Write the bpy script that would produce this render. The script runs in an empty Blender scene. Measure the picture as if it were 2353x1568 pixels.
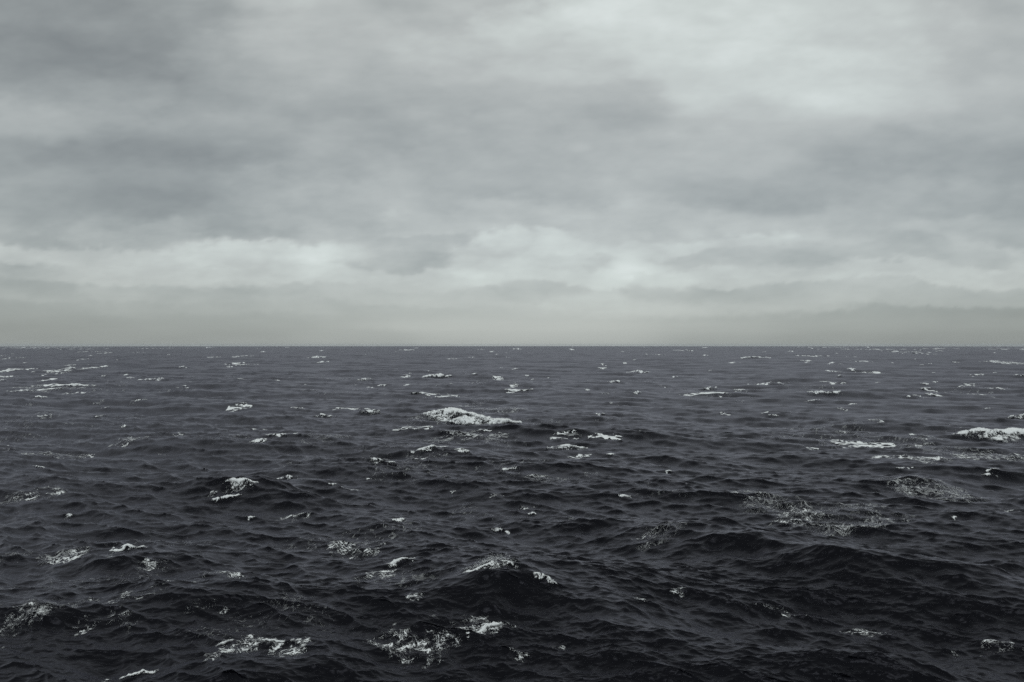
import bpy, math
import numpy as np

# ------------------------------------------------------------------ camera, light, exposure
scene = bpy.context.scene
COL = scene.collection
CAM_H = 16.0                     # deck height above mean water, metres
LENS = 28.0
F = LENS / 36.0 * 2353.0         # focal length in units of a 2353 px wide picture
EARTH = 6.371e6

cam_data = bpy.data.cameras.new('camera')
cam_data.lens = LENS
cam_data.sensor_width = 36.0
cam_data.clip_start = 0.5
cam_data.clip_end = 200000.0
cam = bpy.data.objects.new('camera', cam_data)
COL.objects.link(cam)
PITCH = (10.0 - 2.3) / F         # the horizon sits a little under the middle of the picture
cam.location = (0, 0, CAM_H)
cam.rotation_euler = (math.pi / 2 + PITCH, 0, 0)
scene.camera = cam

SUN_EL, SUN_AZ = math.radians(52), math.radians(200)   # behind the camera, veiled by the overcast
world = bpy.data.worlds.new('World')
scene.world = world
world.use_nodes = True
wn = world.node_tree
wn.nodes.clear()
sky = wn.nodes.new('ShaderNodeTexSky')
sky.sky_type = 'NISHITA'
sky.sun_disc = False
sky.sun_elevation = SUN_EL
sky.sun_rotation = SUN_AZ
bg = wn.nodes.new('ShaderNodeBackground')
bg.inputs['Strength'].default_value = 0.05
wo = wn.nodes.new('ShaderNodeOutputWorld')
wn.links.new(sky.outputs['Color'], bg.inputs['Color'])
wn.links.new(bg.outputs['Background'], wo.inputs['Surface'])

sun_data = bpy.data.lights.new('sun', 'SUN')
sun_data.energy = 3.0
sun_data.angle = math.radians(30)
sun_data.color = (1.0, 0.87, 0.76)
sun = bpy.data.objects.new('sun', sun_data)
COL.objects.link(sun)
sun.location = (0, 0, 200)
sun.rotation_euler = (math.pi / 2 - SUN_EL, 0, math.pi - SUN_AZ)

scene.view_settings.view_transform = 'Standard'
scene.view_settings.look = 'None'
scene.view_settings.exposure = 0.0
scene.view_settings.gamma = 1.0
scene.view_settings.use_curve_mapping = False
scene.cycles.use_denoising = False
scene.cycles.max_bounces = 6
scene.cycles.transparent_max_bounces = 12
scene.cycles.pixel_filter_type = 'BLACKMAN_HARRIS'
scene.cycles.filter_width = 1.5

# ------------------------------------------------------------------ noise and waves (numpy)
rng = np.random.default_rng(11)


def smooth(a, b, x):
    t = np.clip((x - a) / (b - a), 0, 1)
    return t * t * (3 - 2 * t)


def noise_tile(n, lo, hi, beta, seed):
    """A periodic field with zero mean and unit deviation, wavelengths lo to hi (in cells), amplitude k^-beta."""
    r = np.random.default_rng(seed)
    f = np.fft.fftfreq(n)
    k = np.hypot(f[:, None], f[None, :])
    k[0, 0] = 1
    amp = np.where((k >= 1 / hi) & (k <= 1 / lo), k ** -beta, 0)
    t = np.fft.ifft2(amp * np.exp(2j * np.pi * r.random((n, n)))).real
    return ((t - t.mean()) / t.std()).astype(np.float32)


def samp(T, u, v):
    """Bilinear periodic lookup of tile T at cell coordinates u, v."""
    n = T.shape[0]
    iu = np.floor(u)
    iv = np.floor(v)
    fu = (u - iu).astype(np.float32)
    fv = (v - iv).astype(np.float32)
    i0 = iu.astype(np.int64) % n
    j0 = iv.astype(np.int64) % n
    i1 = (i0 + 1) % n
    j1 = (j0 + 1) % n
    if T.ndim == 3:
        fu = fu[..., None]
        fv = fv[..., None]
    a = T[i0, j0] * (1 - fu) + T[i1, j0] * fu
    b = T[i0, j1] * (1 - fu) + T[i1, j1] * fu
    return a * (1 - fv) + b * fv


FBM = noise_tile(1024, 3, 128, 1.75, 3)        # soft clumps
BAND = noise_tile(1024, 11, 24, 0.5, 4)        # one size of cell, for nets and ropes
BAND2 = noise_tile(1024, 11, 24, 0.5, 5)


def fbm(x, y, scale, seed=0.0):
    return samp(FBM, x / scale * 32 + seed * 37.7, y / scale * 32 + seed * 91.3)


def net(x, y, cell, width, seed=0.0):
    """Thin wandering lines like those between foam cells, 0 to 1."""
    wx = fbm(x, y, cell * 3, seed + 3.1) * cell * 0.45
    wy = fbm(x, y, cell * 3, seed + 7.7) * cell * 0.45
    a = samp(BAND, (x + wx) / cell * 16 + seed * 53, (y + wy) / cell * 16)
    b = samp(BAND2, (x + wx) / cell * 29 + seed * 17, (y + wy) / cell * 29 + 300)
    return np.maximum(np.exp(-(a / width) ** 2), 0.8 * np.exp(-(b / width) ** 2))


def cascade(L, n, lmin, lmax, B, lpeak, spread, theta, seed):
    r = np.random.default_rng(seed)
    f = np.fft.fftfreq(n, L / n) * 2 * np.pi
    kx, ky = f[:, None], f[None, :]
    k = np.hypot(kx, ky)
    k[0, 0] = 1
    inside = (k > 2 * np.pi / lmax) & (k <= 2 * np.pi / lmin)
    d = np.abs(np.cos(np.arctan2(ky, kx) - theta)) ** spread
    t = np.linspace(0, 2 * np.pi, 721)[:-1]
    d = d / (np.mean(np.abs(np.cos(t)) ** spread) * 2 * np.pi)
    P = np.where(inside, B * k ** -4.0 * np.exp(-((2 * np.pi / lpeak) / k) ** 2) * d, 0)
    dk = 2 * np.pi / L
    a = np.sqrt(P) * dk * (r.standard_normal((n, n)) + 1j * r.standard_normal((n, n)))
    N2 = n * n
    h = np.fft.ifft2(a).real * N2
    dx = np.fft.ifft2(1j * kx / k * a).real * N2
    dy = np.fft.ifft2(1j * ky / k * a).real * N2
    # how far the choppy displacement folds the surface: high at sharp crests
    fold = -(np.fft.ifft2(-kx * kx / k * a).real + np.fft.ifft2(-ky * ky / k * a).real) * N2
    return np.stack([dx, dy, h, fold], -1).astype(np.float32)


WIND = math.radians(-111)        # waves run towards the ship, a little to the left
BANDS = []                       # (tile, length, shortest wave, longest wave, turn of the tile)
for L, n, lmin, lmax, B, spread, turn, seed in (
        (1310.0, 1024, 22.0, 240.0, 0.0042, 6.0, 0.00, 21),
        (337.0, 1024, 6.0, 22.0, 0.0085, 5.0, 0.37, 22),
        (83.0, 1024, 2.2, 6.0, 0.027, 3.5, -0.52, 23),
        (37.0, 1024, 0.7, 2.2, 0.048, 3.5, 0.81, 24),
        (13.0, 512, 0.22, 0.7, 0.034, 2.5, 0.21, 25)):
    BANDS.append((cascade(L, n, lmin, lmax, B, 62.0, spread, WIND - turn, seed), L, lmin, lmax, turn))

PACKETS = []                     # local waves that stand where the photograph has them


def add_packet(cx, cy, ang, L, A, wf, wb, bow=0.0, lean=0.35):
    """A wave crest of half length L along direction ANG, steep side to the right of that direction."""
    PACKETS.append((cx, cy, math.cos(ang), math.sin(ang), L, A, wf, wb, bow, lean))


def packet_shape(p, x, y):
    cx, cy, tx, ty, L, A, wf, wb, bow, lean = p
    u = (x - cx) * tx + (y - cy) * ty
    s = (x - cx) * ty - (y - cy) * tx
    s = s + bow * (u / L) ** 2 + 0.25 * wf * fbm(x, y, wf * 4 + 0.5, cx)
    e = A * np.exp(-1.3 * np.abs(u / L) ** 1.7) * (1 + 0.12 * fbm(x, y, L * 0.8 + 0.3, cy))
    w = np.where(s < 0, wb, wf)
    g = np.exp(-np.abs(s / w) ** 1.6) - 0.22 * np.exp(-((s - 2.6 * wf) / (1.4 * wf)) ** 2)
    return e * g, ty * lean, -tx * lean


def surface(x, y, gap, packets=True):
    """Choppy sea over the flat positions x, y sampled every GAP metres: position and crest sharpness."""
    X = x.astype(np.float64).copy()
    Y = y.astype(np.float64).copy()
    Z = np.zeros_like(X)
    fold = np.zeros_like(X)
    for T, L, lmin, lmax, turn in BANDS:
        w = np.clip(2.1 - 1.5 * gap / math.sqrt(lmin * lmax), 0, 1) * np.ones_like(X)
        on = w > 0
        if not on.any():
            continue
        xo, yo, wo_ = x[on], y[on], w[on]
        c, s_ = math.cos(turn), math.sin(turn)
        u = (xo * c + yo * s_) * T.shape[0] / L
        v = (-xo * s_ + yo * c) * T.shape[0] / L
        d = samp(T, u, v)
        ch = 1.2 if lmax < 10 else 1.0
        X[on] += ch * wo_ * (c * d[..., 0] - s_ * d[..., 1])
        Y[on] += ch * wo_ * (s_ * d[..., 0] + c * d[..., 1])
        Z[on] += wo_ * d[..., 2]
        if lmax > 1:
            fold[on] += wo_ * d[..., 3]
    if packets:
        for p in PACKETS:
            R = p[4] * 1.9 + 3 * max(p[6] * 1.8, p[7])
            on = (np.abs(x - p[0]) < R) & (np.abs(y - p[1]) < R)
            if on.any():
                dz, lx, ly = packet_shape(p, x[on], y[on])
                Z[on] += dz
                X[on] += lx * dz
                Y[on] += ly * dz
    Z -= (x * x + y * y) / (2 * EARTH)
    return X, Y, Z, fold


def at(px, py, lift=0.0):
    """The point of the sea seen at a place of the photograph (2353 px wide scale)."""
    dx, dz = (px - 1176.5) / F, -(py - 784.0) / F
    dirv = np.array([dx, math.cos(PITCH) - dz * math.sin(PITCH), math.sin(PITCH) + dz * math.cos(PITCH)])
    d = np.geomspace(25, 9000, 2600)
    x, y, z = d * dirv[0], d * dirv[1], CAM_H + d * dirv[2]
    zz = surface(x, y, np.maximum(d / 796 * 2, 0.8))[2] + lift
    hit = np.nonzero(z < zz)[0]
    i = hit[0] if len(hit) else int(np.argmin(z - zz))
    return float(x[i]), float(y[i])


def dist_of(py):
    return F * CAM_H / max(py - 793.5, 2.5)


# ------------------------------------------------------------------ helpers
def make_mesh(name, verts, faces, material, origin=(0, 0, 0), attrs=None, shade=True):
    me = bpy.data.meshes.new(name)
    verts = np.ascontiguousarray(verts - np.array(origin), dtype=np.float32)
    faces = np.ascontiguousarray(faces, dtype=np.int32)
    nf, nv = len(faces), faces.shape[1]
    me.vertices.add(len(verts))
    me.vertices.foreach_set('co', verts.ravel())
    me.loops.add(nf * nv)
    me.loops.foreach_set('vertex_index', faces.ravel())
    me.polygons.add(nf)
    me.polygons.foreach_set('loop_start', np.arange(0, nf * nv, nv, dtype=np.int32))
    me.update(calc_edges=True)
    if shade:
        me.polygons.foreach_set('use_smooth', np.ones(nf, dtype=bool))
    for k, v in (attrs or {}).items():
        a = me.attributes.new(k, 'FLOAT', 'POINT')
        a.data.foreach_set('value', np.ascontiguousarray(v, dtype=np.float32))
    me.materials.append(material)
    me.validate()
    o = bpy.data.objects.new(name, me)
    o.location = origin
    COL.objects.link(o)
    return o


def grid_faces(nr, nc, wrap=False):
    r = np.arange(nr - 1)[:, None]
    c = np.arange(nc if wrap else nc - 1)[None, :]
    c1 = (c + 1) % nc
    return np.stack([r * nc + c, r * nc + c1, (r + 1) * nc + c1, (r + 1) * nc + c], -1).reshape(-1, 4)


def tag(o, label=None, cat=None, group=None, kind=None):
    for k, v in (('label', label), ('category', cat), ('group', group), ('kind', kind)):
        if v:
            o[k] = v
    return o


# ------------------------------------------------------------------ materials
def new_mat(name):
    m = bpy.data.materials.new(name)
    m.use_nodes = True
    m.node_tree.nodes.clear()
    return m, m.node_tree.nodes, m.node_tree.links


def math_node(N, K, op, a, b=None, clamp=False):
    n = N.new('ShaderNodeMath')
    n.operation = op
    n.use_clamp = clamp
    for i, v in enumerate((a, b)):
        if v is None:
            continue
        if isinstance(v, (int, float)):
            n.inputs[i].default_value = v
        else:
            K.new(v, n.inputs[i])
    return n.outputs[0]


def water_material():
    m, N, K = new_mat('sea water')
    out = N.new('ShaderNodeOutputMaterial')
    # mean reflection of a surface roughened by wavelets of slope deviation sigma (Bruneton's fit)
    deep = N.new('ShaderNodeBsdfDiffuse')
    deep.inputs['Color'].default_value = (0.0018, 0.0020, 0.0034, 1)
    gloss = N.new('ShaderNodeBsdfGlossy')
    gloss.inputs['Color'].default_value = (0.61, 0.607, 0.69, 1)
    facing = N.new('ShaderNodeLayerWeight')
    facing.inputs['Blend'].default_value = 0.5
    geo = N.new('ShaderNodeNewGeometry')
    sig = N.new('ShaderNodeAttribute')
    sig.attribute_name = 'sigma'
    sg = sig.outputs['Fac']
    ex = math_node(N, K, 'MULTIPLY', math_node(N, K, 'EXPONENT', math_node(N, K, 'MULTIPLY', sg, -2.69)), 5.0)
    de = math_node(N, K, 'ADD', math_node(N, K, 'MULTIPLY', math_node(N, K, 'POWER', sg, 1.5), 22.7), 1.0)
    fr = math_node(N, K, 'DIVIDE', math_node(N, K, 'POWER', facing.outputs['Facing'], ex), de)
    fr = math_node(N, K, 'ADD', math_node(N, K, 'MULTIPLY', fr, 0.98), 0.014, True)
    K.new(math_node(N, K, 'SQRT', math_node(N, K, 'MULTIPLY', sg, 0.9)), gloss.inputs['Roughness'])
    p = N.new('ShaderNodeMixShader')
    K.new(fr, p.inputs[0])
    K.new(deep.outputs[0], p.inputs[1])
    K.new(gloss.outputs[0], p.inputs[2])
    near = N.new('ShaderNodeAttribute')
    near.attribute_name = 'near'
    mp = N.new('ShaderNodeMapping')
    mp.inputs['Rotation'].default_value = (0, 0, 0.25)
    mp.inputs['Scale'].default_value = (0.75, 1.5, 1.0)
    K.new(geo.outputs['Position'], mp.inputs['Vector'])
    hs = []
    for sc, det, am in ((1.3, 2.0, 1.0), (5.0, 2.0, 0.2)):
        t = N.new('ShaderNodeTexNoise')
        t.inputs['Scale'].default_value = sc
        t.inputs['Detail'].default_value = det
        t.inputs['Roughness'].default_value = 0.55
        K.new(mp.outputs[0], t.inputs['Vector'])
        two = math_node(N, K, 'SUBTRACT', math_node(N, K, 'MULTIPLY', t.outputs['Fac'], 2.0), 1.0)
        sharp = math_node(N, K, 'SUBTRACT', 1.0, math_node(N, K, 'ABSOLUTE', two))
        hs.append(math_node(N, K, 'MULTIPLY', sharp, am))
    h = math_node(N, K, 'ADD', hs[0], hs[1])
    b = N.new('ShaderNodeBump')
    b.inputs['Distance'].default_value = 0.055
    K.new(near.outputs['Fac'], b.inputs['Strength'])
    K.new(h, b.inputs['Height'])
    for n in (deep, gloss, facing):
        K.new(b.outputs['Normal'], n.inputs['Normal'])
    K.new(p.outputs[0], out.inputs['Surface'])
    return m


def foam_material():
    m, N, K = new_mat('white foam')
    out = N.new('ShaderNodeOutputMaterial')
    p = N.new('ShaderNodeBsdfPrincipled')
    p.inputs['Base Color'].default_value = (0.90, 0.92, 0.92, 1)
    p.inputs['Roughness'].default_value = 0.8
    p.inputs['Specular IOR Level'].default_value = 0.2
    cov = N.new('ShaderNodeAttribute')
    cov.attribute_name = 'coverage'
    geo = N.new('ShaderNodeNewGeometry')
    t = N.new('ShaderNodeTexNoise')
    t.inputs['Scale'].default_value = 6.0
    t.inputs['Detail'].default_value = 4.0
    t.inputs['Roughness'].default_value = 0.65
    K.new(geo.outputs['Position'], t.inputs['Vector'])
    bm = N.new('ShaderNodeBump')
    bm.inputs['Strength'].default_value = 0.8
    bm.inputs['Distance'].default_value = 0.12
    K.new(t.outputs['Fac'], bm.inputs['Height'])
    K.new(bm.outputs['Normal'], p.inputs['Normal'])
    n = math_node(N, K, 'MULTIPLY', math_node(N, K, 'SUBTRACT', t.outputs['Fac'], 0.5), 0.7)
    a = math_node(N, K, 'ADD', math_node(N, K, 'MULTIPLY', cov.outputs['Fac'], 1.25), n)
    a = math_node(N, K, 'SUBTRACT', a, 0.12, True)
    a = math_node(N, K, 'MULTIPLY', a, math_node(N, K, 'ADD', cov.outputs['Fac'], 0.22))
    a = math_node(N, K, 'MULTIPLY', a, 1.05, True)
    tr = N.new('ShaderNodeBsdfTransparent')
    mix = N.new('ShaderNodeMixShader')
    K.new(a, mix.inputs[0])
    K.new(tr.outputs[0], mix.inputs[1])
    K.new(p.outputs[0], mix.inputs[2])
    K.new(mix.outputs[0], out.inputs['Surface'])
    return m


def sky_material():
    m, N, K = new_mat('overcast cloud')
    out = N.new('ShaderNodeOutputMaterial')
    br = N.new('ShaderNodeAttribute')
    br.attribute_name = 'cloud_light'
    ramp = N.new('ShaderNodeValToRGB')
    cr = ramp.color_ramp

    def lin(*c):
        return tuple((v / 255 / 12.92) if v / 255 < 0.04045 else ((v / 255 + 0.055) / 1.055) ** 2.4 for v in c) + (1,)
    # light that a cloud layer lets through, from thick to thin (values as of 130 to 225)
    stops = [(0.0, lin(126, 133, 132)), (0.3, lin(155, 162, 160)), (0.6, lin(183, 189, 186)), (0.8, lin(203, 211, 207)), (1.0, lin(224, 232, 229))]
    stops = [(p, tuple(max(c - l, 0) for c, l in zip(v, (0.020, 0.035, 0.040))) + (1,)) for p, v in stops]   # less the sky seen through
    cr.elements[0].position, cr.elements[0].color = stops[0]
    cr.elements[1].position, cr.elements[1].color = stops[-1]
    for pos, c in stops[1:-1]:
        e = cr.elements.new(pos)
        e.color = c
    K.new(br.outputs['Fac'], ramp.inputs['Fac'])
    em = N.new('ShaderNodeEmission')
    K.new(ramp.outputs['Color'], em.inputs['Color'])
    em.inputs['Strength'].default_value = 1.0
    tr = N.new('ShaderNodeBsdfTransparent')
    mix = N.new('ShaderNodeAddShader')
    tr.inputs['Color'].default_value = (0.165, 0.2, 0.235, 1)   # the veiled sun still comes through the layer
    K.new(em.outputs[0], mix.inputs[0])
    K.new(tr.outputs[0], mix.inputs[1])
    K.new(mix.outputs[0], out.inputs['Surface'])
    m.cycles.emission_sampling = 'NONE'
    return m


WATER, FOAM, CLOUD = water_material(), foam_material(), sky_material()

# ------------------------------------------------------------------ sky: a dome of overcast cloud, thick and thin where the photograph has it
# direction (as a place of the picture), spread across and along, and how much light comes through there
CLOUDS = [
    (0, 0, 150), (130, 60, 146), (280, 60, 148), (420, 30, 160), (200, 150, 144), (60, 170, 147), (340, 140, 147), (480, 130, 165),
    (620, 100, 184), (560, 40, 180), (700, 20, 190), (800, 100, 182), (930, 60, 186), (1000, 20, 176), (1130, 60, 192), (1080, 0, 182),
    (1250, 70, 202), (1400, 60, 207), (1550, 30, 208), (1600, 110, 206), (1750, 70, 204), (1900, 90, 198), (2050, 70, 197), (2200, 60, 186),
    (2340, 20, 178), (2340, 120, 178), (2250, 200, 184), (2130, 220, 198), (1950, 210, 201), (1800, 190, 204), (1650, 180, 204), (1500, 130, 204),
    (1350, 150, 197), (1200, 130, 190), (1050, 150, 184), (900, 170, 176), (750, 170, 176), (600, 190, 170), (450, 210, 160), (300, 230, 158),
    (150, 230, 158), (20, 220, 156), (30, 275, 178), (110, 285, 174), (250, 280, 167), (420, 270, 168), (560, 280, 169), (700, 260, 168),
    (850, 250, 166), (1000, 250, 170), (1120, 230, 176), (1300, 230, 176), (1400, 250, 173), (1470, 270, 175), (1600, 230, 194), (1750, 270, 188),
    (1950, 290, 188), (2150, 260, 188), (2300, 280, 175), (2100, 325, 165), (2250, 330, 160), (2350, 350, 158), (1950, 340, 164), (1800, 330, 180),
    (1600, 320, 182), (1450, 330, 180), (1300, 310, 176), (1180, 330, 172), (1050, 320, 172), (900, 320, 168), (750, 310, 170), (600, 330, 154),
    (450, 350, 148), (300, 360, 146), (150, 370, 148), (30, 350, 155), (30, 410, 162), (180, 430, 157), (350, 410, 154), (330, 470, 144),
    (240, 470, 150), (450, 430, 154), (600, 440, 170), (750, 450, 176), (900, 400, 176), (950, 460, 180), (800, 400, 164), (700, 380, 164),
    (1050, 410, 172), (1200, 420, 170), (1300, 440, 172), (1400, 400, 176), (1500, 410, 178), (1620, 430, 168), (1750, 450, 166), (1850, 430, 168),
    (2000, 400, 164), (2150, 390, 163), (2330, 400, 160), (2330, 470, 164), (2200, 450, 168), (2050, 470, 170), (1900, 490, 178), (1700, 490, 182),
    (1500, 490, 186), (1300, 500, 188), (1100, 500, 190), (950, 520, 187), (800, 500, 170), (650, 490, 170), (500, 490, 160), (350, 520, 166),
    (200, 510, 160), (60, 500, 158), (30, 540, 160), (200, 545, 166), (350, 560, 172), (400, 568, 172), (500, 555, 158), (600, 552, 160), (700, 555, 162),
    (780, 555, 172), (30, 570, 196), (150, 585, 190), (300, 600, 196), (440, 588, 206), (470, 580, 208), (560, 590, 200), (650, 580, 210), (740, 580, 210),
    (800, 585, 190), (850, 580, 172), (900, 600, 164), (960, 590, 166), (1040, 570, 172), (870, 615, 172), (1100, 590, 200), (1180, 575, 206), (1260, 560, 214),
    (1230, 595, 212), (1350, 570, 204), (1420, 545, 194), (1310, 600, 198), (1360, 605, 186), (1310, 625, 206), (1400, 635, 210), (1480, 610, 205),
    (1550, 580, 203), (1620, 600, 178), (1580, 608, 180), (1700, 560, 196), (1750, 610, 186), (1720, 585, 184), (1850, 600, 172), (1950, 590, 170), (2020, 570, 166), (2080, 580, 172),
    (1950, 540, 176), (1900, 555, 180), (2150, 540, 180), (2250, 540, 168), (2340, 560, 164), (2200, 600, 176), (2340, 600, 182), (2320, 630, 182), (1900, 630, 192), (2050, 620, 194), (2200, 640, 196), (2280, 645, 192),
    (1750, 640, 196), (1650, 640, 196), (1550, 650, 190), (1620, 683, 166), (1680, 685, 166), (1540, 680, 178), (1800, 685, 172), (1900, 680, 178), (2000, 670, 180), (2200, 690, 169),
    (2100, 690, 169), (2340, 690, 168), (1700, 715, 182), (1850, 710, 182), (1550, 715, 192), (1400, 715, 194), (1380, 690, 198), (1200, 680, 178), (1130, 690, 184), (1250, 665, 186), (1050, 685, 186), (980, 690, 188),
    (1000, 650, 194), (1150, 640, 203), (1200, 610, 206), (900, 650, 196), (800, 640, 199), (700, 640, 200), (600, 640, 198), (450, 640, 198), (300, 640, 194), (200, 620, 190), (80, 620, 172),
    (30, 660, 158), (150, 680, 160), (280, 670, 172), (400, 680, 172), (520, 670, 166), (650, 675, 178), (780, 670, 186), (850, 690, 182), (700, 710, 172), (500, 710, 164), (300, 710, 162), (100, 720, 152),
    (200, 745, 152), (400, 740, 158), (600, 740, 160), (800, 730, 172), (1000, 735, 180), (1200, 740, 180), (1400, 745, 182), (1600, 745, 172), (1750, 745, 166), (1900, 745, 160), (2050, 740, 158), (2200, 740, 150), (2340, 740, 150),
    (50, 785, 152), (300, 785, 158), (550, 785, 162), (800, 785, 168), (1100, 785, 172), (1400, 785, 174), (1650, 785, 166), (1900, 785, 160), (2150, 785, 152), (2340, 785, 150),
]


def build_sky():
    R = 60000.0
    az = np.radians(np.concatenate([np.arange(-45, 45, 0.19), np.arange(45, 315, 3.0)]))
    el = np.radians(np.concatenate([np.arange(-1.6, 25, 0.11), np.arange(25, 90.1, 2.5)]))
    E, A = np.meshgrid(el, az, indexing='ij')
    D = np.stack([np.sin(A) * np.cos(E), np.cos(A) * np.cos(E), np.sin(E)], -1)
    # cloud base some way up: where the line of sight meets it, for clumps that flatten towards the horizon
    sl = 1.0 / (np.maximum(D[..., 2], 0) + 0.05)
    gx, gy = D[..., 0] * sl, D[..., 1] * sl
    # bearing and height as picture places, so the photograph's clouds can be set out
    y = 794.0 - F * np.tan(np.clip(E, -0.02, 1.2)) / np.maximum(np.cos(A), 0.35)
    x = 1176.5 + F * np.tan(np.clip(A, -1.2, 1.2))
    front = (np.abs(np.where(A > math.pi, A - 2 * math.pi, A)) < math.radians(46)) & (E < math.radians(32))
    big = np.clip(0.60 + 0.11 * samp(FBM, gx * 9, gy * 9), 0.1, 0.95)
    val = big.copy()
    xf, yf = x[front], y[front]
    f1 = samp(FBM, xf * 0.10, yf * 0.24)
    f2 = samp(FBM, xf * 0.10 + 400, yf * 0.24 + 77)
    f3 = samp(FBM, xf * 0.42 + 13, yf * 0.85 + 200)
    near_h = smooth(0, 190, 794 - yf)
    lump = 5.0 * samp(BAND, xf * 0.36, yf * 0.62) + 2.2 * samp(BAND2, xf * 0.85, yf * 1.25)
    lump2 = 2.6 * samp(BAND2, xf * 0.36 + 500, yf * 0.62 + 100) + 1.3 * samp(BAND, xf * 0.85 + 70, yf * 1.25)
    lump, lump2 = (0.42 * q * (0.4 + 0.6 * smooth(420, 540, yf)) * smooth(0, 90, 794 - yf) for q in (lump, lump2))
    wx = lump * 1.6 + xf + (24 * f1 + 8 * f3) * near_h
    wy = lump2 * 1.5 + yf + (10 * f2 + 4.5 * f3) * near_h * (0.55 + 0.45 * smooth(150, 350, 794 - yf))
    num = np.zeros_like(xf) + 1e-5 * 176
    den = np.zeros_like(xf) + 1e-5
    for cx, cy, v in CLOUDS:
        low = smooth(420, 560, cy)
        v = v + low * 0.28 * (179 - v) + (1 - low) * 0.1 * (v - 176)
        sx, sy = 64 - 28 * low + 45 * smooth(690, 740, cy), 26 - 17 * low + 4 * smooth(690, 740, cy)
        d2 = ((wx - cx) / sx) ** 2 + ((wy - cy) / sy) ** 2
        on = d2 < 30
        w = np.exp(-0.5 * d2[on])
        num[on] += w * (v + smooth(690, 780, cy) * (11 * math.exp(-((cx - 1200) / 380) ** 2) - 12))
        den[on] += w
    v = num / den - 4.0
    v = v + near_h * ((2.4 + 1.6 * smooth(420, 560, yf)) * samp(FBM, xf * 0.16, yf * 0.62 + 50) + 1.3 * f3 * smooth(780, 560, yf))
    v = v + 2.2 * samp(FBM, xf * 0.05 + 600, yf * 0.55 + 90) * smooth(640, 720, yf)
    bil = np.abs(samp(FBM, xf * 0.24 + 333, yf * 0.5 + 44))
    v = v + (2.5 + 1.5 * smooth(440, 560, yf)) * (bil - 0.75) * near_h
    px = np.array([126, 155, 183, 203, 224.0])
    v = np.interp(v, px, [0, 0.3, 0.6, 0.8, 1.0])
    edge = smooth(46, 38, np.degrees(np.abs(np.arctan2(np.sin(A[front]), np.cos(A[front]))))) * smooth(31, 22.5, np.degrees(E[front]))
    val[front] = edge * v + (1 - edge) * big[front]
    o = make_mesh('sky', (D * R).reshape(-1, 3), grid_faces(len(el), len(az), True), CLOUD, attrs={'cloud_light': val.ravel()})
    tag(o, kind='structure', label='overcast grey sky with soft layered cloud')


build_sky()

# ------------------------------------------------------------------ the swells that shape the foreground
R_ = math.radians


def swell(px, py, z, ang, L, A, wf, wb, bow=0.0):
    d = F * (CAM_H - z) / (py - 793.5)
    add_packet((px - 1176.5) / F * d, d, R_(ang), L, A, wf, wb, bow, 0.45)


swell(1150, 1312, 2.0, 0, 8.5, 1.85, 3.8, 7.0, 2.5)
swell(1440, 1372, 2.0, -28, 7.5, 1.5, 3.6, 6.0)
swell(1640, 1232, 1.2, -42, 13.0, 1.65, 5.0, 7.0)
swell(1980, 1300, 1.2, -42, 12.0, 1.4, 4.6, 6.0)
swell(2240, 1340, 1.2, -42, 12.0, 1.4, 4.6, 6.0)
swell(1950, 905, 1.2, -8, 20.0, 1.5, 7.0, 12.0)
swell(1020, 1030, 1.5, 0, 12.0, 1.6, 5.0, 9.0, 3.0)
swell(2120, 1090, 1.5, -5, 7.0, 1.4, 4.0, 6.0, 2.5)
swell(600, 1100, 1.0, 6, 12.0, 1.1, 4.5, 8.0, 2.0)
swell(300, 1275, 1.0, 14, 6.0, 0.9, 3.2, 5.0, 1.5)
swell(430, 1370, 0.8, 4, 5.5, 0.5, 2.8, 4.5, 1.0)
swell(120, 1400, 0.8, 12, 4.5, 0.55, 2.6, 4.0, 1.0)
swell(620, 1490, 0.8, 12, 5.0, 0.55, 2.8, 4.0, 1.0)
swell(2000, 1520, 0.8, -16, 8.0, 1.0, 3.0, 5.0)
swell(1250, 1545, 0.8, -5, 6.0, 0.6, 2.8, 4.5)

# ------------------------------------------------------------------ foam
FAR = 'distant whitecaps below the horizon'
MID = 'small whitecaps scattered over the open water'


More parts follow.
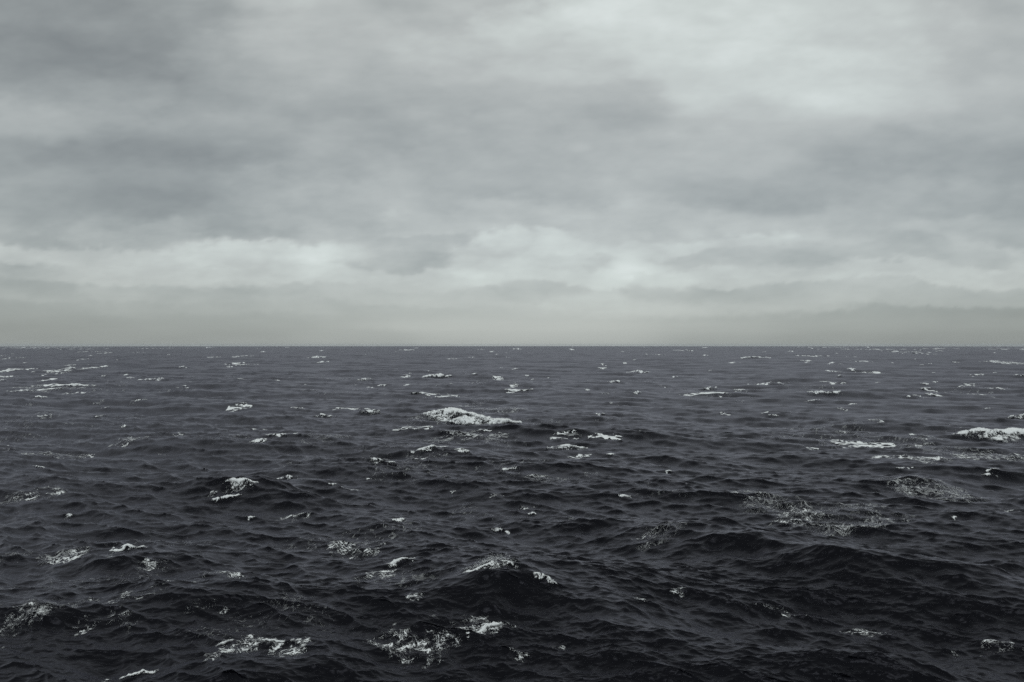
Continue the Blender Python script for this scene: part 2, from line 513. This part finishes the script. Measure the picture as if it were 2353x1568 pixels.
class Foam:
    """One whitecap, patch or streak: where it lies and its shape; meshes are cut from a fine grid on the water."""

    def __init__(self, kind, px, py, w, h, tilt=0.0, label='', group=None, dense=1.0, cell=None, seed=None, bow=None):
        self.kind, self.px, self.py, self.w, self.h = kind, px, py, w, h
        self.tilt, self.label, self.group, self.dense, self.cell = tilt, label, group, dense, cell
        self.seed = seed if seed is not None else (px * 7.13 + py * 3.7) % 97
        d0 = dist_of(py)
        self.x, self.y = at(px, py)
        self.d = math.hypot(self.x, self.y)
        d = self.d
        self.px_m = d / 796.0
        self.L = 0.5 * w * d / F
        # direction along the feature: as tilted in the picture, read on the water plane
        flat = d * d / (F * CAM_H)
        if kind == 'crest':
            self.A = min(max(0.62 * h * d / F, 0.12), (0.24 if w >= 110 else 0.2) * self.L + 0.05)
            self.wf = self.A * 1.15 + 0.05
            self.wb = self.A * 2.6 + 0.2
            self.ang = math.radians(tilt)
            self.bow = (0.35 if (self.seed * 31) % 1.0 < 0.6 else -0.25) * self.L * (0.3 + 0.7 * ((self.seed * 13) % 1.0)) if w < 200 else 0.1 * self.L
            if bow is not None:
                self.bow = bow * self.L
            add_packet(self.x, self.y, self.ang, self.L * 1.15, self.A, self.wf, self.wb, float(np.clip(self.bow, -4 * self.wf, 4 * self.wf)))
            self.p = PACKETS[-1]
            self.W = self.wf * 2.4
        else:
            self.W = max(0.5 * h * flat, 0.1)
            self.ang = math.radians(tilt)

    def grid(self, u0, u1, s0, s1, su=0.5, ss=0.8):
        cu, cs = max(self.px_m * su, 0.02), max(self.px_m * ss, 0.025)
        nu = int(np.clip((u1 - u0) / cu, 6, 330))
        ns = int(np.clip((s1 - s0) / cs, 6, 200))
        u, s = np.meshgrid(np.linspace(u0, u1, nu), np.linspace(s0, s1, ns))
        tx, ty = math.cos(self.ang), math.sin(self.ang)
        return u, s, self.x + u * tx + s * ty, self.y + u * ty - s * tx

    def cut(self, name, x, y, cov, rise, lift=0.03, thr=0.14):
        """The part of the grid with foam on it, lifted RISE off the water, as a mesh."""
        ns, nu = x.shape
        gap = max(self.px_m * 1.2, 0.03)
        X, Y, Z, _ = surface(x.ravel(), y.ravel(), np.full(x.size, gap))
        P = np.stack([X, Y, Z], -1).reshape(ns, nu, 3)
        du = np.gradient(P, axis=1)
        dv = np.gradient(P, axis=0)
        n = np.cross(du, dv)
        n /= np.linalg.norm(n, axis=-1, keepdims=True) + 1e-9
        n *= np.sign(n[..., 2:3] + 1e-9)
        P = P + n * (lift + 0.25 * self.px_m * 0.2 + rise)[..., None]
        f = grid_faces(ns, nu)
        c = cov.ravel()
        f = f[c[f].max(1) > thr]
        if len(f) < 2:
            return None
        used, inv = np.unique(f, return_inverse=True)
        v = P.reshape(-1, 3)[used]
        c = np.clip(c[used], 0, 1)
        org = (float(self.x), float(self.y), float(np.median(v[:, 2])))
        return make_mesh(name, v, inv.reshape(-1, 4), FOAM, org, {'coverage': c})

    def build(self):
        s_ = self.seed
        name = {'crest': 'whitecap', 'streak': 'foam_streak'}.get(self.kind, 'foam_patch')
        cat = {'crest': 'whitecap', 'streak': 'foam streak'}.get(self.kind, 'foam patch')
        o = None
        if self.kind == 'crest':
            L, wf = self.L, self.wf
            bow = float(np.clip(self.bow, -4 * wf, 4 * wf))
            u, s, x, y = self.grid(-1.25 * L, 1.25 * L, -1.2 * wf - max(bow, 0) * 1.6, 2.6 * wf + max(-bow, 0) * 1.6)
            sc = s + bow * (u / (L * 1.15)) ** 2 + 0.25 * wf * fbm(x, y, wf * 4 + 0.5, self.x)
            v = sc / wf
            env = 1.3 - 1.1 * np.abs(u / L) ** 2.2 + 0.45 * fbm(x, y, L * 0.5 + 0.2, s_)
            low = (1.25 if self.w >= 150 else 0.75) + 0.75 * np.clip(fbm(u, 0 * u + 5, L * 0.35 + 0.2, s_ + 2), -0.9, 1.5)
            top = smooth(-0.75, -0.3, v)
            body = top * smooth(low + 0.9, low - 0.2, v)
            rope = fbm(x * 1.0 + 0.6 * wf * fbm(x, y, wf * 2, s_), y, max(wf * 0.9, 0.3), s_ + 4)
            lip = np.exp(-((v + 0.15) / 0.35) ** 2)
            fine = net(u / 1.5, s, max(0.42 * wf, 0.16), 0.42 + 0.4 * lip, s_)
            cov = smooth(0.22, 0.8, body * np.clip(env, 0, 1.15) * self.dense * (0.16 + 0.62 * fine + 0.3 * rope + 0.3 * lip))
            rise = cov * (0.11 * wf * (1 + 0.8 * rope))
            big = self.h >= 12 and self.w >= 38
            if big:
                o = bpy.data.objects.new(name, None)
                o.empty_display_size = 0.3
                o.location = (self.x, self.y, 0)
                COL.objects.link(o)
                o.location.z = float(surface(np.array([self.x]), np.array([self.y]), 0.1)[2][0])
                c = self.cut('crest_foam', x, y, cov, rise)
                if c:
                    c.parent = o
                    c.location = np.array(c.location) - np.array(o.location)
                apron = smooth(-0.3, 0.5, v) * smooth(3.2, 1.2, v + 0.6 * fbm(x, y, wf * 1.5, s_ + 9)) * np.clip(env + 0.1, 0, 1)
                lace = apron * net(x, y, max(0.75 * wf, 0.35), 0.16 + 0.16 * self.dense, s_ + 1) * smooth(-0.8, 0.7, fbm(x, y, wf * 1.2, s_ + 6) + 0.3)
                lace = np.clip(0.85 * lace - 0.8 * cov, 0, 1)
                a = self.cut('foam_apron', x, y, lace, 0 * lace, 0.02, 0.16)
                if a:
                    a.parent = o
                    a.location = np.array(a.location) - np.array(o.location)
            else:
                o = self.cut(name, x, y, cov, rise)
        else:
            L, W = self.L, self.W
            st = {'streak': (0.35, 0.9), 'veil': (0.45, 0.8)}.get(self.kind, (0.5, 0.8))
            u, s, x, y = self.grid(-1.3 * L, 1.3 * L, -1.6 * W, 1.6 * W, *st)
            s = s + 0.35 * W * fbm(u, 0 * u, L * 0.9 + 0.3, s_)
            e = 1.2 - np.abs(u / L) ** 2 - np.abs(s / W) ** 2 + 0.65 * fbm(x, y, max(W, 0.4 * L) * 0.8 + 0.2, s_)
            soft = smooth(0.05, 0.8, e)
            cell = self.cell or np.clip(0.012 * self.d, 0.35, 3.0)
            rise = 0 * e
            if self.kind in ('lace', 'core'):
                core = self.kind == 'core'
                m = smooth(-0.5, 0.9, fbm(x, y, cell * 2.5, s_ + 3) + (0.6 if core else 0.25))
                crumb = 0.74 + 0.32 * fbm(x, y, 0.35 * cell + 0.12, s_ + 8)
                thread = np.maximum(net(u / 3.0, s, cell, 0.10 + 0.10 * soft * m, s_), 0.6 * net(u / 2.6, s, cell * 0.5, 0.16 * soft * m + 0.05, s_ + 5) * m)
                cov = soft * thread * crumb * (0.45 + 0.6 * m) * self.dense * 1.15
                if core:      # a dense spine that frays into threads on the near side
                    spine = np.exp(-((s + 0.35 * W) / (0.3 * W)) ** 2) * smooth(0.0, 0.5, 0.9 - np.abs(u / L) ** 2 + 0.5 * fbm(u, 0 * u + 9, L * 0.5, s_))
                    fib = fbm(u / 5, s, max(cell * 0.45, 0.2), s_ + 4)
                    spine = smooth(0.3, 0.95, spine * (0.72 + 0.34 * fib + 0.3 * thread) * self.dense)
                    cov = np.maximum(cov * 1.15, spine)
                    rise = 0.05 * spine * (1 + fib)
            elif self.kind == 'streak':
                fib = fbm(u / 7, s, max(W * 0.35, 0.25), s_ + 1)
                cov = smooth(0.15, 0.95, soft * (0.62 + 0.38 * fib) * self.dense)
            else:
                fib = np.exp(-(samp(BAND, u / 6 / cell * 16, s / cell * 16 + s_ * 31) / 0.3) ** 2)
                cov = soft * np.maximum(fib * 0.75, net(u / 2, s, cell * 1.3, 0.16, s_)) * 0.78 * self.dense * (0.4 + 0.6 * smooth(-1, 1, fbm(x, y, cell * 4, s_)))
            o = self.cut(name, x, y, cov, rise, 0.02)
        if o:
            tag(o, self.label, cat, self.group)
        return o


FOAMS = []


def F_(*a, **k):
    FOAMS.append((a, k))


# big and middle ones, each where the photograph has it: kind, place, width, height, tilt
F_('crest', 1062, 965, 275, 29, -38, 'largest breaking crest in the middle distance, thick ropy white foam down its face', None, 1.22, bow=0.05, seed=41.0)
F_('crest', 2290, 1004, 200, 23, -4, 'broad bright white foam patch cut by the right edge of the picture', None, 1.5, bow=-0.1)
F_('crest', 2352, 962, 60, 34, -6, 'curling white crest at the right edge, just behind the broad bright patch', None, 1.4)
F_('crest', 1125, 1296, 130, 16, 4, 'white spray blowing off the top of the large dark foreground swell')
F_('crest', 1250, 1326, 90, 10, -24, 'thin foam line running down the right shoulder of the foreground swell')
F_('crest', 905, 1292, 84, 10, 5, 'narrow white lip on the crest left of the large foreground swell')
F_('lace', 870, 1318, 110, 18, 6, 'torn strip of foam under the narrow lip left of the foreground swell')
F_('crest', 550, 1112, 96, 15, 5, 'white toothed ledge of foam with a smaller foam line right below it')
F_('crest', 655, 1100, 100, 5, 2, 'hair thin white crest line curving right from the toothed foam ledge')
F_('crest', 508, 1150, 62, 9, 2, 'short foam line just below the toothed white ledge')
F_('crest', 843, 874, 40, 14, 0, 'rounded bright whitecap left of the pointed one, below the horizon at centre left')
F_('crest', 1000, 868, 64, 15, -4, 'pointed white peak with tails on both sides, straight above the largest breaking crest')
F_('crest', 1466, 858, 46, 12, 0, 'whitecap with broken foam bits to its left, right of centre near the horizon')
F_('crest', 1418, 880, 46, 7, 2, 'low broken foam just left of and below the whitecap right of centre')
F_('crest', 1465, 903, 22, 10, 0, 'small bright hooked whitecap straight below the broken one right of centre')
F_('crest', 1380, 954, 26, 24, -20, 'narrow upright zigzag of white foam on a small peak, right of the largest crest')
F_('crest', 1900, 908, 70, 9, -10, 'white crest on the left end of a long dark wave at middle right', None, 1.5)
F_('crest', 855, 949, 64, 14, 3, 'broken foam crest just left of the largest breaking crest')
F_('crest', 745, 958, 52, 16, 0, 'small broken crest with trailing foam, left of the one beside the largest crest')
F_('crest', 590, 1018, 44, 12, 10, 'bright knot of foam at the left end of a curved crest')
F_('crest', 640, 1003, 100, 6, 8, 'thin curved crest line leading up from the bright knot of foam')
F_('core', 288, 934, 24, 8, -6, 'compact solid white fleck alone at left, below the long foam streaks')
F_('crest', 168, 849, 40, 12, -6, 'whitecap peak at the right end of two bright streaks at far left')
F_('streak', 62, 848, 76, 4, 0, 'bright foam streak near the left edge below the horizon', None, 1.1)
F_('streak', 128, 856, 72, 4, 2, 'bright foam streak ending at the whitecap peak at far left', None, 1.1)
F_('streak', 112, 894, 150, 6, -5, 'long pale streak at left with a whiter middle, second row below the horizon', None, 0.85)
F_('streak', 185, 903, 80, 6, -5, 'faint dotted foam tail on the right of the long pale streak')
F_('crest', 358, 875, 64, 7, 6, 'slim slanting white crest at left, right of the long pale streak')
F_('crest', 730, 823, 42, 6, 0, 'flat white crest just below the horizon left of centre')
F_('crest', 1735, 824, 80, 7, -4, 'white peak with a long tail to the right, below the horizon at centre right')
F_('crest', 2283, 832, 36, 7, 0, 'bright whitecap below the horizon near the right edge')
F_('streak', 2320, 834, 70, 4, -2, 'thin pale tail right of the bright whitecap near the right edge', None, 0.8)
F_('crest', 1628, 896, 42, 6, 0, 'flat topped white crest over a long streak, left of the dark wave at right')
F_('streak', 1615, 905, 90, 5, 2, 'long streak directly under the flat topped white crest')
F_('crest', 1775, 884, 90, 8, 3, 'row of broken foam bits between the flat crest and the dark wave')
F_('core', 2276, 912, 24, 7, -10, 'small slanted white fleck high at right above the breaking edge wave')
F_('core', 2293, 894, 14, 6, -10, 'tiny white fleck just above the small slanted one at right')
F_('core', 2080, 1054, 130, 12, -6, 'long bright solid strip of foam at right, below the streaks')
F_('streak', 1960, 1021, 130, 9, 2, 'pale flat streak at right, left of the broad bright patch', None, 1.2)
F_('core', 2118, 1000, 60, 10, 0, 'feathery white patch between the pale flat streak and the broad bright patch')
F_('crest', 1300, 1032, 86, 16, 0, 'broken dark crest with scattered white pieces, right below the centre')
F_('streak', 1340, 1050, 60, 8, 0, 'pale foam scraps under the broken dark crest right of centre')
F_('crest', 985, 1031, 90, 7, 6, 'thin white rim on the dark crest below the largest breaking wave, left half')
F_('crest', 1065, 1033, 50, 6, -4, 'short bright rim on the dark crest below the largest breaking wave, right half')
F_('streak', 950, 985, 100, 7, 0, 'pale foam streak at the left foot of the largest breaking crest', None, 1.2)
F_('veil', 1140, 935, 150, 20, -2, 'oval veil of fine foam threads above right of the largest crest')
F_('streak', 1005, 906, 100, 6, -2, 'thin two part streak between the pointed peak and the largest crest')
F_('streak', 1190, 899, 66, 4, 2, 'single clean white line of foam right of the thin two part streak', None, 1.4)
F_('veil', 760, 1003, 170, 12, 0, 'long veil of foam threads lying right of the thin curved crest', None, 1.2)
F_('veil', 1140, 1011, 140, 14, 0, 'veil of foam threads just below the right foot of the largest crest', None, 1.1)
F_('veil', 1000, 1011, 120, 14, 2, 'dim veil of foam below the left foot of the largest crest')
F_('streak', 582, 988, 26, 8, -6, 'small pale foam scrap above the bright knot of foam')
F_('streak', 553, 930, 46, 6, 4, 'faint short streak right of the compact white fleck')
F_('streak', 815, 939, 80, 5, 2, 'white streak above the broken crest left of the largest wave')
F_('streak', 682, 937, 40, 4, 0, 'short white dash left of the white streak in the middle distance')
F_('streak', 1390, 1003, 62, 7, -3, 'bright low streak below the upright zigzag of foam', None, 1.3)
F_('streak', 1290, 1001, 70, 7, -2, 'faint streak left of the bright low one below the zigzag', None, 0.9)
# the foreground
F_('crest', 300, 1256, 70, 10, 8, 'white lip of a crest in the left foreground above two tufts of foam')
F_('lace', 285, 1268, 70, 18, 6, 'tuft of foam hanging under the white lip in the left foreground')
F_('lace', 375, 1278, 70, 22, -4, 'tuft of foam right below the white lip in the left foreground')
F_('veil', 165, 1265, 110, 24, 0, 'soft white brushed patch of foam left of the crest with two tufts', None, 1.5)
F_('core', 600, 1484, 200, 34, -2, 'brightest foam of the bottom left, a white ridge fraying to the right')
F_('core', 1115, 1458, 140, 22, 3, 'brightest foam of the bottom centre, lying flat under the dark swell face')
F_('lace', 1090, 1432, 170, 40, -4, 'loose foam net just behind the brightest foam of the bottom centre')
F_('lace', 930, 1482, 190, 66, -18, 'wide net of foam strands left of the brightest foam of the bottom centre')
F_('lace', 1030, 1494, 70, 24, 0, 'small knot of foam between the wide net and the brightest foam at the bottom centre')
F_('lace', 1187, 1516, 66, 16, -2, 'small oval tuft of foam near the bottom, right of the wide net')
F_('lace', 1500, 1384, 70, 24, -22, 'small white crumbs of foam on the right flank of the dark swell', None, 1.2)
F_('lace', 1560, 1360, 40, 10, -10, 'faint crumbs of foam above the white ones on the right flank of the swell')
F_('lace', 130, 1406, 130, 40, -6, 'tangled foam net on a dark crest near the left edge', None, 0.65)
F_('lace', 60, 1450, 110, 60, 20, 'spread of ragged foam threads at the left edge, under the tangled net', None, 0.6)
F_('lace', 250, 1440, 90, 26, 8, 'looped foam thread right of the ragged threads in the left foreground')
F_('lace', 310, 1370, 190, 18, 2, 'row of foam crumbs along a dark crest in the left foreground')
F_('lace', 465, 1404, 90, 14, 2, 'pale strip of foam right of and below the row of crumbs')
F_('lace', 690, 1358, 90, 24, 4, 'sparse net of foam left of the foreground swell')
F_('lace', 815, 1254, 130, 42, 6, 'open net of foam threads behind the crest left of the foreground swell')
F_('veil', 500, 1325, 150, 34, 8, 'dim brushed foam between the left tufts and the sparse net', None, 1.3)
F_('lace', 960, 1372, 50, 20, 10, 'little branching foam thread on the swell left of its dark face')
F_('lace', 660, 1190, 80, 10, 0, 'faint foam strip in the middle left water, above the brushed foam')
F_('crest', 925, 1197, 42, 8, 0, 'small dark crest with a few white flecks at centre left')
F_('crest', 870, 1062, 70, 10, 6, 'low dark crest with broken white flecks below the long veil')
F_('lace', 860, 1093, 60, 8, 2, 'scattered foam flecks below the low dark crest')
F_('veil', 2120, 1108, 150, 36, -8, 'domed crest veiled in fine white threads at middle right', None, 0.9)
F_('veil', 1770, 1168, 190, 60, -16, 'long slope veiled in fine foam threads, right of centre', None, 0.95)
F_('veil', 1940, 1180, 220, 64, -8, 'wide foam veil on the wave right of the long veiled slope', None, 0.9)
F_('lace', 1830, 1200, 130, 44, -24, 'slanting foam strands at the foot of the veiled slope', None, 0.8)
F_('veil', 2190, 1042, 190, 34, -10, 'pale slanting foam threads under the broad bright patch at right', None, 1.2)
F_('veil', 1300, 1105, 180, 24, -3, 'faint foam veil in the middle of the sea right of centre')
F_('veil', 1520, 1210, 110, 26, 0, 'thin foam veil behind the long dark swell')
F_('lace', 1805, 1415, 110, 12, -14, 'thin line of foam flecks on the dark water at lower right')
F_('lace', 2300, 1490, 160, 14, -8, 'thin broken foam line near the bottom right corner')
F_('lace', 2010, 1465, 120, 12, -10, 'faint foam line left of the one near the bottom right corner')
F_('veil', 50, 1147, 130, 14, 8, 'pale foam band at the left edge, above the left foreground crest', None, 1.4)
F_('veil', 120, 1040, 150, 16, -6, 'brushed foam band at left in the middle distance', None, 1.2)
F_('veil', 285, 1016, 70, 14, 10, 'small brushed foam wisp right of the brushed band at left', None, 1.1)
F_('veil', 30, 1280, 90, 20, -4, 'foam wisps at the left edge beside the soft brushed patch', None, 1.1)
F_('lace', 1280, 1500, 60, 10, -6, 'few faint foam dots near the bottom, right of the oval tuft')
F_('crest', 300, 1562, 90, 10, 10, 'white crest lip cut by the bottom edge at left')
F_('lace', 480, 1512, 80, 20, 4, 'dim foam curls under the white ridge of the bottom left')

# far flecks: too alike to tell apart
r2 = np.random.default_rng(5)
hand = np.array([(a[1], a[2], a[3]) for a, k in FOAMS])
n_far = 0
while n_far < 150:
    py = 798.5 + 98 * r2.random() ** 1.7
    px = r2.uniform(-40, 2395)
    w = r2.choice([8, 10, 14, 18, 26, 36], p=[.24, .24, .2, .16, .1, .06]) * (0.65 + 0.6 * (py - 796) / 90)
    if np.any((np.abs(hand[:, 0] - px) < hand[:, 2] / 2 + w / 2 + 6) & (np.abs(hand[:, 1] - py) < 7)):
        continue
    n_far += 1
    kind = 'crest' if r2.random() < 0.6 else 'streak'
    h = r2.uniform(1.8, 3.6) + 2.6 * (py - 796) / 90 * r2.random()
    lab = 'small white fleck of breaking foam far off below the horizon' if kind == 'crest' else 'short flat foam streak far off below the horizon'
    F_(kind, px, py, w * (1.1 if kind == 'streak' else 1), h * (0.7 if kind == 'streak' else 1), r2.uniform(-6, 6), lab, FAR, 1.6)
n_mid = 0
while n_mid < 60:
    py = 868 + 350 * r2.random() ** 1.6
    px = r2.uniform(0, 2353)
    w = r2.uniform(14, 46)
    if np.any((np.abs(hand[:, 0] - px) < hand[:, 2] / 2 + w / 2 + 10) & (np.abs(hand[:, 1] - py) < 14)):
        continue
    n_mid += 1
    kind = r2.choice(['crest', 'streak', 'lace'], p=[.42, .33, .25])
    lab = {'crest': 'small thin white crest scattered over the open water', 'streak': 'small faint foam streak scattered over the open water',
           'lace': 'small cluster of foam flecks scattered over the open water'}[kind]
    F_(kind, px, py, w, r2.uniform(1.5, 4), r2.uniform(-8, 8), lab, MID, 0.9)

LANDMARKS = [(1055, 965, 'largest breaking crest'), (2285, 1005, 'broad bright crest at the right edge'), (1000, 868, 'pointed white peak'), (550, 1112, 'toothed white ledge'),
             (1380, 954, 'upright zigzag of foam'), (1150, 1300, 'large dark foreground swell'), (1900, 908, 'crest on the long dark wave'), (288, 934, 'compact white fleck at left'),
             (590, 1018, 'bright knot of foam'), (330, 1265, 'two tufts of foam'), (2120, 1108, 'domed veiled crest'), (168, 849, 'whitecap peak at far left'),
             (2283, 832, 'bright whitecap near the right edge'), (1735, 824, 'long tailed white peak'), (730, 823, 'flat crest below the horizon'), (1466, 858, 'broken whitecap right of centre'),
             (1770, 1168, 'long veiled slope'), (1300, 1032, 'broken dark crest'), (2080, 1054, 'long bright strip at right'), (50, 1147, 'pale band at the left edge')]
NTH = ['', 'second ', 'third ', 'fourth ', 'fifth ', 'sixth ', 'seventh ', 'eighth ', 'ninth ', 'tenth ']
seen = {}
marks = []
for i, (a, k) in enumerate(FOAMS):
    if a[7:8] == (MID,) or (a[7:8] == (FAR,) and a[3] > 15):
        d = [math.hypot(a[1] - q[0], (a[2] - q[1]) * 2.5) for q in LANDMARKS]
        j = int(np.argmin(d))
        marks.append((d[j], i, j))
for d, i, j in sorted(marks):          # each told by its direction and rank from the nearest landmark
    a = list(FOAMS[i][0])
    dx, dy = a[1] - LANDMARKS[j][0], a[2] - LANDMARKS[j][1]
    way = 'left of' if dx < 0 else 'right of'
    if abs(dy) > 14:
        way = ('above ' if dy < 0 else 'below ') + ('and ' + way if abs(dx) > 40 else '')
    noun = {'crest': 'thin white crest', 'streak': 'flat foam streak', 'lace': 'cluster of foam flecks'}[a[0]]
    key = (noun, way, j)
    n = seen[key] = seen.get(key, -1) + 1
    a[6] = f"{NTH[min(n, 9)]}{'nearest ' if n else 'small '}{noun} {way.strip()} the {LANDMARKS[j][2]}"
    FOAMS[i] = (tuple(a), FOAMS[i][1])

foams = [Foam(a[0], a[1], a[2], a[3], a[4], a[5], a[6], *a[7:], **k) for a, k in FOAMS]

# ------------------------------------------------------------------ the sea: one sheet, finest where it is seen closest
def build_sea():
    rows = [2.0]
    while rows[-1] < 32:
        rows.append(rows[-1] * 1.18)
    r = 33.5
    while r < 17500:
        rows.append(r)
        r += min(0.49 * r * r / (CAM_H * 796), max(1.15, r / 115))
    rows = np.array(rows)
    az = np.radians(np.concatenate([np.linspace(-38.5, 38.5, 920), np.arange(41.5, 318.6, 4.0)]))
    Rr, A = np.meshgrid(rows, az, indexing='ij')
    x, y = Rr * np.sin(A), Rr * np.cos(A)
    dr = np.gradient(rows)[:, None] * np.ones_like(A)
    da = np.gradient(az)[None, :] * Rr
    front = np.abs(np.where(A > math.pi, A - 2 * math.pi, A)) < math.radians(39)
    gap = np.where(front, np.maximum(Rr / 796, dr * 0.8), 8.0)
    gap = np.maximum(gap, 0.05)
    X, Y, Z, fold = surface(x.ravel(), y.ravel(), gap.ravel())
    sigma = np.clip(0.06 + 0.05 * np.log10(np.maximum(Rr, 30) / 30), 0, 0.165)
    near = np.clip(1.0 - 0.85 * np.log10(np.maximum(Rr, 30) / 30), 0.1, 1.0)
    V = np.stack([X, Y, Z], -1)
    print('sea verts', len(V), 'rows', len(rows))
    o = make_mesh('sea', V, grid_faces(len(rows), len(az), True), WATER, attrs={'sigma': sigma.ravel(), 'near': near.ravel()})
    tag(o, kind='structure', label='dark wind blown sea with choppy waves')
    # loose foam crumbs and threads all over the nearer water, past counting
    nf = 920
    last = int(np.searchsorted(rows, 640))
    first = int(np.searchsorted(rows, 33.4))
    sub = np.arange(first, last)[:, None] * len(az) + np.arange(nf)[None, :]
    xs, ys = x.ravel()[sub], y.ravel()[sub]
    fo = fold[sub]
    patch = smooth(0.5, 1.9, fbm(xs, ys, 26, 1.0) + 0.5 * fbm(xs, ys, 7, 2.0))
    thread = net(xs * 0.8, ys, 1.3, 0.11, 4.0)
    cov = patch * thread * 0.42
    cov = np.maximum(cov, smooth(1.15, 1.7, fo + 0.16 * fbm(xs, ys, 3.0, 6.0)) * (0.35 + 0.5 * net(xs, ys, 0.7, 0.4, 8.0)))
    cov = cov * smooth(640, 300, np.hypot(xs, ys))
    P = V[sub]
    P = P + np.array([0, 0, 1.0]) * (0.015 + 0.0003 * np.hypot(xs, ys))[..., None]
    f = grid_faces(*sub.shape)
    c = cov.ravel()
    f = f[c[f].max(1) > 0.17]
    used, inv = np.unique(f, return_inverse=True)
    o = make_mesh('loose_foam', P.reshape(-1, 3)[used], inv.reshape(-1, 4), FOAM, attrs={'coverage': c[used]})
    tag(o, kind='stuff', label='loose foam crumbs and threads strewn over the dark water')




def build_haze():
    # thin salt haze over the whole sheet of water
    m, N, K = new_mat('salt haze')
    out = N.new('ShaderNodeOutputMaterial')
    vol = N.new('ShaderNodeVolumePrincipled')
    vol.inputs['Color'].default_value = (0.86, 0.92, 1.0, 1)
    vol.inputs['Density'].default_value = 3.0e-5
    K.new(vol.outputs[0], out.inputs['Volume'])
    R = 18500.0
    v = np.array([(x, y, z) for z in (-40.0, 21.0) for x, y in ((-R, -R), (R, -R), (R, R), (-R, R))])
    f = np.array([(3, 2, 1, 0), (4, 5, 6, 7), (0, 1, 5, 4), (1, 2, 6, 5), (2, 3, 7, 6), (3, 0, 4, 7)])
    tag(make_mesh('haze', v, f, m, shade=False), kind='stuff', label='thin salt haze over the far water')


build_sea()
build_haze()
n_tri = 0
for fm in foams:
    fm.build()

# spray thrown off the foreground crest
def spray(fm, count):
    r = np.random.default_rng(9)
    u = r.normal(0, 0.45, count) * fm.L
    tx, ty = math.cos(fm.ang), math.sin(fm.ang)
    x, y = fm.x + u * tx, fm.y + u * ty
    z = surface(x, y, np.full(count, 0.1))[2] + np.abs(r.normal(0, 0.16, count)) - 0.02
    y = y - np.abs(r.normal(0, 0.25, count))
    c = np.stack([x, y, z], -1)
    q = r.uniform(0.006, 0.022, count)
    dirs = np.array([(1, 0, 0), (-1, 0, 0), (0, 1, 0), (0, -1, 0), (0, 0, 1), (0, 0, -1.0)])
    v = (c[:, None] + dirs[None] * q[:, None, None]).reshape(-1, 3)
    t = np.array([(0, 2, 4), (2, 1, 4), (1, 3, 4), (3, 0, 4), (2, 0, 5), (1, 2, 5), (3, 1, 5), (0, 3, 5)])
    f = (np.arange(count)[:, None, None] * 6 + t[None]).reshape(-1, 3)
    return v, f


for fm, cnt in ((foams[3], 700), (foams[0], 500)):
    root = next((o for o in bpy.data.objects if o.get('label') == fm.label), None)
    if root is not None:
        v, f = spray(fm, cnt)
        org = tuple(root.location)
        s = make_mesh('spray', v, f, FOAM, org, {'coverage': np.ones(len(v))})
        s.parent = root
        s.location = (0, 0, 0)
        s['kind'] = 'stuff'

print('triangles', sum(len(o.data.loops) - 2 * len(o.data.polygons) for o in bpy.data.objects if o.type == 'MESH'))
